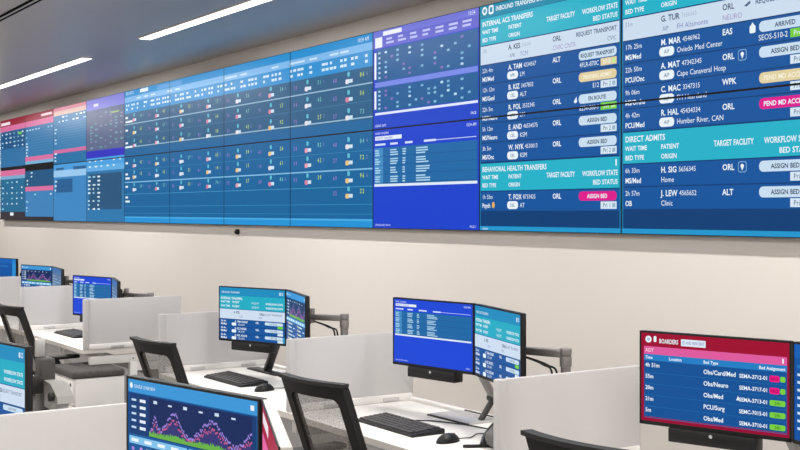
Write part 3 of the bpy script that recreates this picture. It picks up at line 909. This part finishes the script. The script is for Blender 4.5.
def arm(a, b, bz, ax, ay, az, label, top):
    """post at a,b; reaches to the back of the right monitor (ax, ay, az)"""
    t = thing('monitor_mount', label, 'monitor arm', (-a, b, DT), 0, 'post mounted monitor arms')
    dx, dy, dz = -(ax-a), ay-b, az-DT
    MB().box(-.045, -.05, 0, .045, .045, .014, .004).build('clamp', M['grey_metal'], t)
    p = MB().cyl((0, 0, .01), (0, 0, top-DT-.07), .020, n=20).build('post', M['grey_metal'], t)
    MB().cyl((0, 0, top-DT-.072), (0, 0, top-DT-.030), .024, n=20, bev=.003).build('collar', M['grey_metal'], p)
    MB().cyl((0, 0, top-DT-.028), (0, 0, top-DT), .024, n=20, bev=.004).build('cap', M['grey_metal'], p)
    mid = (dx*.92+.01, dy*.9, top-DT-.022)
    MB().bar((0, 0, top-DT-.022), mid, .034, .030, .005).build('extension', M['grey_metal'], t)
    MB().cyl((mid[0], mid[1], mid[2]-.03), (mid[0], mid[1], mid[2]+.045), .017, n=18, bev=.003).build('elbow', M['grey_metal'], t)
    MB().bar((mid[0], mid[1], mid[2]+.03), (dx, dy, dz), .026, .026, .004).ball((dx, dy, dz), .022).build('swivel_head', M['black'], t)
    for k, off in enumerate((.0, .03)):
        q = Vector(mid)*.35
        pts = spline([(mid[0]*.8, mid[1]*.8-.02, mid[2]-.02), (q[0]+off, q[1]-.03, mid[2]-.045), (-.045+off, -.03, mid[2]-.09), (-.05+off, -.03, .02)], 8)
        MB().tube(pts, .0045, 6).build('cable', M['black'], t)
    return t
def arm_for(a, b, yaw, yaw2, z, post_a, post_b, label, top):
    a2, b2 = right_of(a, b, yaw, yaw2)
    n = Vector((-math.sin(R(yaw2)), math.cos(R(yaw2))))      # backwards
    return arm(post_a, post_b, 0, a2-n.x*.062, b2+n.y*.062, z-.15, label, top)
arm_for(4.26, 2.987, 9.6, -16.5, 1.243, 3.50, 3.10, 'grey monitor arm on a post behind the angled teal monitor', 1.096)
arm_for(5.86, 2.888, 19.8, -17.2, 1.215, 5.18, 3.08, 'grey monitor arm on a post beside the narrow chart monitor', 1.11)
arm_for(2.546, 2.87, 17., -14., 1.245, 1.85, 3.08, 'monitor arm at the right edge, mostly out of the photo', 1.10)
arm_for(8.655, 2.93, 15.1, -15.5, 1.147, 7.88, 3.09, 'monitor arm behind the far blue table monitor, seen through the divider', 1.06)
arm_for(9.95, 2.888, 13., -9.0, 1.18, 9.30, 3.09, 'monitor arm behind the small far chart monitor', 1.09)
arm(10.78, 3.09, 0, 11.0, 3.06, 1.05, 'monitor arm at the farthest desk by the left edge', 1.07)
arm(1.96, 1.22, 0, 2.02, 1.10, 1.09, 'monitor arm of the nearest desk, behind the red and pink monitor', 1.08)

# silver arm joint on the near left workstation
t = thing('monitor_mount', 'silver monitor arm with a black knob beside the near teal monitor', 'monitor arm', (-3.765, 1.16, DT), 0, 'post mounted monitor arms')
MB().box(-.05, -.05, 0, .05, .045, .014, .004).build('clamp', M['silver'], t)
MB().cyl((0, .012, .01), (0, .012, .29), .020, n=20).build('post', M['silver'], t)
MB().prism([(-.079, .270), (-.079, .355), (-.010, .352), (.060, .318), (.068, .296), (.020, .292), (.0, .268)], -.02, .035).build('joint', M['mid_grey'], t)
MB().cyl((.026, -.02, .314), (.026, -.036, .314), .014, n=20, bev=.002).build('knob', M['rubber'], t)
MB().box(-.150, -.03, .24, -.080, .02, .425, .008).build('head_bracket', M['charcoal'], t)
MB().box(-.152, -.03, .425, -.128, .0, .485, .004).build('cover_strip', M['silver'], t)
MB().bar((-.105, .0, .34), (-.075, -.155, .34), .04, .06, .006).build('tilt_head', M['dark_metal'], t)

# ------------------------------------------------------------------ keyboards and mice
def make_keyboard(label, loc, rz):
    t = thing('keyboard', label, 'keyboard', loc, rz, 'black desk keyboards')
    MB().prism([(-.08, 0), (-.08, .010), (.075, .022), (.08, .018), (.08, 0)], -.22, .22, 'x').build('case', M['black'], t)
    k = MB()
    for r_ in range(6):
        y = .058-r_*.0235
        z = .010+(y+.08)/.155*.012
        x = -.212
        pat = [.019]*21 if r_ != 5 else [.024, .024, .024, .115, .024, .024, .024, .024, .019, .019, .019, .019, .019, .019]
        for i, w in enumerate(pat):
            if x+w > .214: break
            if r_ == 0 and i in (1, 6, 11): x += .008
            k.box(x, y-.0095, z-.002, x+w-.0025, y+.0095, z+.006)
            x += w
            if abs(x-.075) < .010 or abs(x-.14) < .006: x += .006
    k.build('keys', M['key'], t)
    return t
kb = make_keyboard('black keyboard on the middle desk in front of the bright blue monitor', (-4.105, 2.710, DT), R(-1.0))
dup(kb, (-5.70, 2.712, DT), R(1.0), 'black keyboard on the desk in front of the teal left-centre monitor')
dup(kb, (-8.47, 2.735, DT), R(0.5), 'black keyboard on the far desk below the blue table monitor')

def make_mouse(label, loc, rz):
    t = thing('computer_mouse', label, 'mouse', loc, rz, 'black computer mice')
    m = MB(); m.ball((0, 0, .0), 1, (.032, .058, .036), 20, 14)
    bmesh.ops.bisect_plane(m.bm, geom=m.bm.verts[:]+m.bm.edges[:]+m.bm.faces[:], plane_co=(0, 0, .001), plane_no=(0, 0, -1), clear_outer=True)
    m.build('shell', M['black'], t)
    MB().cyl((-.004, .030, .025), (.004, .030, .025), .008, n=16).build('scroll_wheel', M['grey_metal'], t)
    MB().tube(spline([(0, .055, .008), (.005, .12, .004), (-.03, .20, .004), (.03, .27, .004), (.02, .32, .004)], 8), .0022, 6).build('cable', M['black'], t)
    return t
ms = make_mouse('black mouse on the middle desk right of the keyboard', (-3.735, 2.695, DT), R(8))
dup(ms, (-5.315, 2.690, DT), R(8), 'black mouse on the desk of the teal left-centre monitor')

# keyboard cable, pen and sleeve on the middle desk
tag(MB().tube(spline([(-4.20, 2.800, DT+.006), (-4.13, 2.90, DT+.004), (-3.98, 2.965, DT+.004), (-3.82, 3.0, DT+.004), (-3.72, 3.10, DT+.004), (-3.68, 3.125, DT+.004)], 8), .003, 6)
    .build('keyboard_cable', M['black']), 'thin black cable lying on the middle desk behind the keyboard', 'cable')
t = thing('marker_pen', 'short black marker pen lying on the middle desk beside the mouse', 'pen', (-3.585, 2.725, DT+.007), R(62))
MB().cyl((-.055, 0, 0), (.02, 0, 0), .0065, n=14, bev=.001).build('barrel', M['black'], t)
MB().cyl((.02, 0, 0), (.06, 0, 0), .0072, n=14, bev=.001).build('cap', M['black_soft'], t)
t = thing('cable_bundle', 'thick grey braided cable bundle on the middle desk against the divider', 'cables', (-3.47, 2.86, DT))
MB().tube(spline([(.10, .20, .14), (-.01, .15, .15), (-.09, .04, .10), (-.11, -.04, .045), (-.05, -.09, .036), (.14, -.06, .036)], 8), .034, 12).build('braided_sleeve', M['sleeve'], t)
MB().tube(spline([(-.30, .27, .02), (-.18, .20, .07), (-.12, .12, .13), (-.13, .02, .11), (-.16, -.05, .04), (-.10, -.12, .012)], 8), .012, 10).build('cord', M['black'], t)
MB().tube(spline([(-.33, .24, .012), (-.22, .24, .09), (-.12, .2, .17), (0, .2, .22)], 8), .009, 8).build('cord', M['black'], t)

# ------------------------------------------------------------------ pedestal with a cushion
t = thing('pedestal_cabinet', 'white drawer pedestal with a dark seat cushion under the far desk', 'drawer cabinet', (-7.532, 2.52, 0))
PWD, PDP = .222, .17
MB().box(-PWD, -PDP+.018, .05, PWD, PDP, .572, .004).build('body', M['white_metal'], t)
for z0, z1 in ((.405, .562), (.232, .398), (.058, .225)):
    d_ = MB().box(-PWD+.004, -PDP, z0, PWD-.004, -PDP+.018, z1, .003).build('drawer', M['white_metal'], t)
    for hx in (-.11, .05):
        MB().box(hx-.07, -PDP-.004, z1-.045-.045*(hx > 0), hx+.07, -PDP+.001, z1-.032-.045*(hx > 0), .002).build('handle', M['grey_metal'], d_)
MB().cyl((PWD-.04, -PDP-.004, .535), (PWD-.04, -PDP+.001, .535), .011, n=16).build('lock', M['dark_metal'], t)
MB().box(-PWD-.004, -PDP-.006, .573, PWD+.006, PDP+.004, .622, .016, 3).build('cushion', M['cushion'], t)
for sx in (-1, 1):
    for sy in (-1, 1):
        MB().cyl((sx*.18-.012, sy*.12, .025), (sx*.18+.012, sy*.12, .025), .025, n=16).build('caster', M['rubber'], t)

# ------------------------------------------------------------------ mesh office chairs
def make_chair(label, loc, rz):
    """origin on the floor under the seat; faces +y; backrest at -y"""
    t = thing('office_chair', label, 'office chair', loc, rz, 'black mesh office chairs')
    W2, ZB, ZT = .197, .49, .990
    REC = math.tan(R(20))
    def bp(x, z, off=0):
        y = -.20 - (z-ZB)*REC + .030*(1-(x/W2)**2)*-1 + .03
        return Vector((x, y+off, z))
    def loop(w, z0, z1, r):
        pts = []
        def arc(cx, cz, a0):
            for k in range(6):
                a = R(a0+18*k); pts.append((cx+r*math.cos(a), cz+r*math.sin(a)))
        arc(w-r, z1-r, 0)
        for k in range(1, 8): pts.append((w-r-(2*w-2*r)*k/8, z1))
        arc(-w+r, z1-r, 90)
        for k in range(1, 8): pts.append((-w, z1-r-(z1-z0-2*r)*k/8))
        arc(-w+r, z0+r, 180)
        for k in range(1, 8): pts.append((-w+r+(2*w-2*r)*k/8, z0))
        arc(w-r, z0+r, 270)
        for k in range(1, 8): pts.append((w, z0+r+(z1-z0-2*r)*k/8))
        return pts
    o, i_ = loop(W2, ZB, ZT, .012), loop(W2-.045, ZB+.06, ZT-.055, .03)
    b = bmesh.new(); n = len(o)
    rings = [[b.verts.new(bp(x, z, off)) for x, z in L] for L, off in ((o, 0), (i_, .004), (i_, -.026), (o, -.032))]
    for k in range(4):
        A, B = rings[k], rings[(k+1) % 4]
        for q in range(n): b.faces.new((A[q], A[(q+1) % n], B[(q+1) % n], B[q]))
    bmesh.ops.recalc_face_normals(b, faces=b.faces)
    me = bpy.data.meshes.new('back_frame'); b.to_mesh(me); b.free(); smooth(me, 35)
    fr = link('back_frame', me, M['black_soft'], t)
    lip = [bp(-W2-.006+(2*W2+.012)*k/12, ZT+.004, -.020) for k in range(13)]
    lb = MB()
    for k in range(12): lb.bar(lip[k], lip[k+1]+(lip[k+1]-lip[k])*.08, .038, .014, 0)
    lb.build('top_lip', M['black_soft'], fr)
    # woven mesh
    b = bmesh.new(); nx, nz = 12, 10; w, z0, z1 = W2-.040, ZB+.055, ZT-.05
    g = [[b.verts.new(bp(-w+2*w*i/nx, z0+(z1-z0)*j/nz, -.012)) for i in range(nx+1)] for j in range(nz+1)]
    for j in range(nz):
        for i in range(nx): b.faces.new((g[j][i], g[j][i+1], g[j+1][i+1], g[j+1][i]))
    me = bpy.data.meshes.new('back_mesh'); b.to_mesh(me); b.free(); smooth(me)
    link('back_mesh', me, M['mesh'], t)
    MB().box(-.24, -.22, .415, .24, .26, .485, .03, 4).build('seat', M['fabric'], t)
    MB().box(-.14, -.16, .375, .14, .14, .416, .01).build('seat_plate', M['black_soft'], t)
    MB().tube(spline([(0, -.08, .385), (0, -.22, .40), (0, -.255, .48), (0, -.29, .58)], 6), .026, 10).build('back_support', M['black_soft'], t)
    for s in (-1, 1):
        ar = MB().tube(spline([(s*.12, .0, .39), (s*.25, .0, .40), (s*.285, -.08, .46), (s*.285, -.17, .645)], 6), .021, 10).build('arm_post', M['black_soft'], t)
        MB().box(s*.285-.040, -.28, .645, s*.285+.040, -.01, .670, .011, 3).build('armrest', M['black_soft'], ar)
    MB().cyl((0, 0, .10), (0, 0, .24), .028, n=20).cyl((0, 0, .24), (0, 0, .385), .018, n=20).build('gas_column', M['black'], t)
    for k in range(5):
        a = R(72*k+18); c, s = math.cos(a), math.sin(a)
        lg = MB().bar((0, 0, .105), (c*.30, s*.30, .075), .042, .028, .006).build('base_leg', M['black_soft'], t)
        MB().cyl((c*.30-s*.018, s*.30+c*.018, .028), (c*.30+s*.018, s*.30-c*.018, .028), .028, n=16, bev=.004).cyl((c*.30, s*.30, .04), (c*.30, s*.30, .075), .010, n=10).build('caster', M['rubber'], lg)
    return t
YT = -.20 - .5*math.tan(R(20))        # y of the backrest top in the chair's own frame
def chair_at(a, b, yaw):
    """a,b: centre of the backrest top"""
    y = R(yaw)
    off = Vector((-math.sin(y)*YT, math.cos(y)*YT))
    return (-a-off.x, b-off.y, 0), y
L_, y_ = chair_at(3.91, 2.175, 7)
ch = make_chair('black mesh chair in front of the middle divider, beside the nearest keyboard', L_, y_)
L_, y_ = chair_at(5.515, 2.165, 7)
dup(ch, L_, y_, 'black mesh chair left of centre, behind the nearest chart monitor')
L_, y_ = chair_at(8.07, 2.150, 7)
dup(ch, L_, y_, 'far black mesh chair at the left edge, beside the cushioned pedestal')
L_, y_ = chair_at(2.445, 2.20, 5)
dup(ch, L_, y_, 'black chair in the bottom right, only its top edge in view')
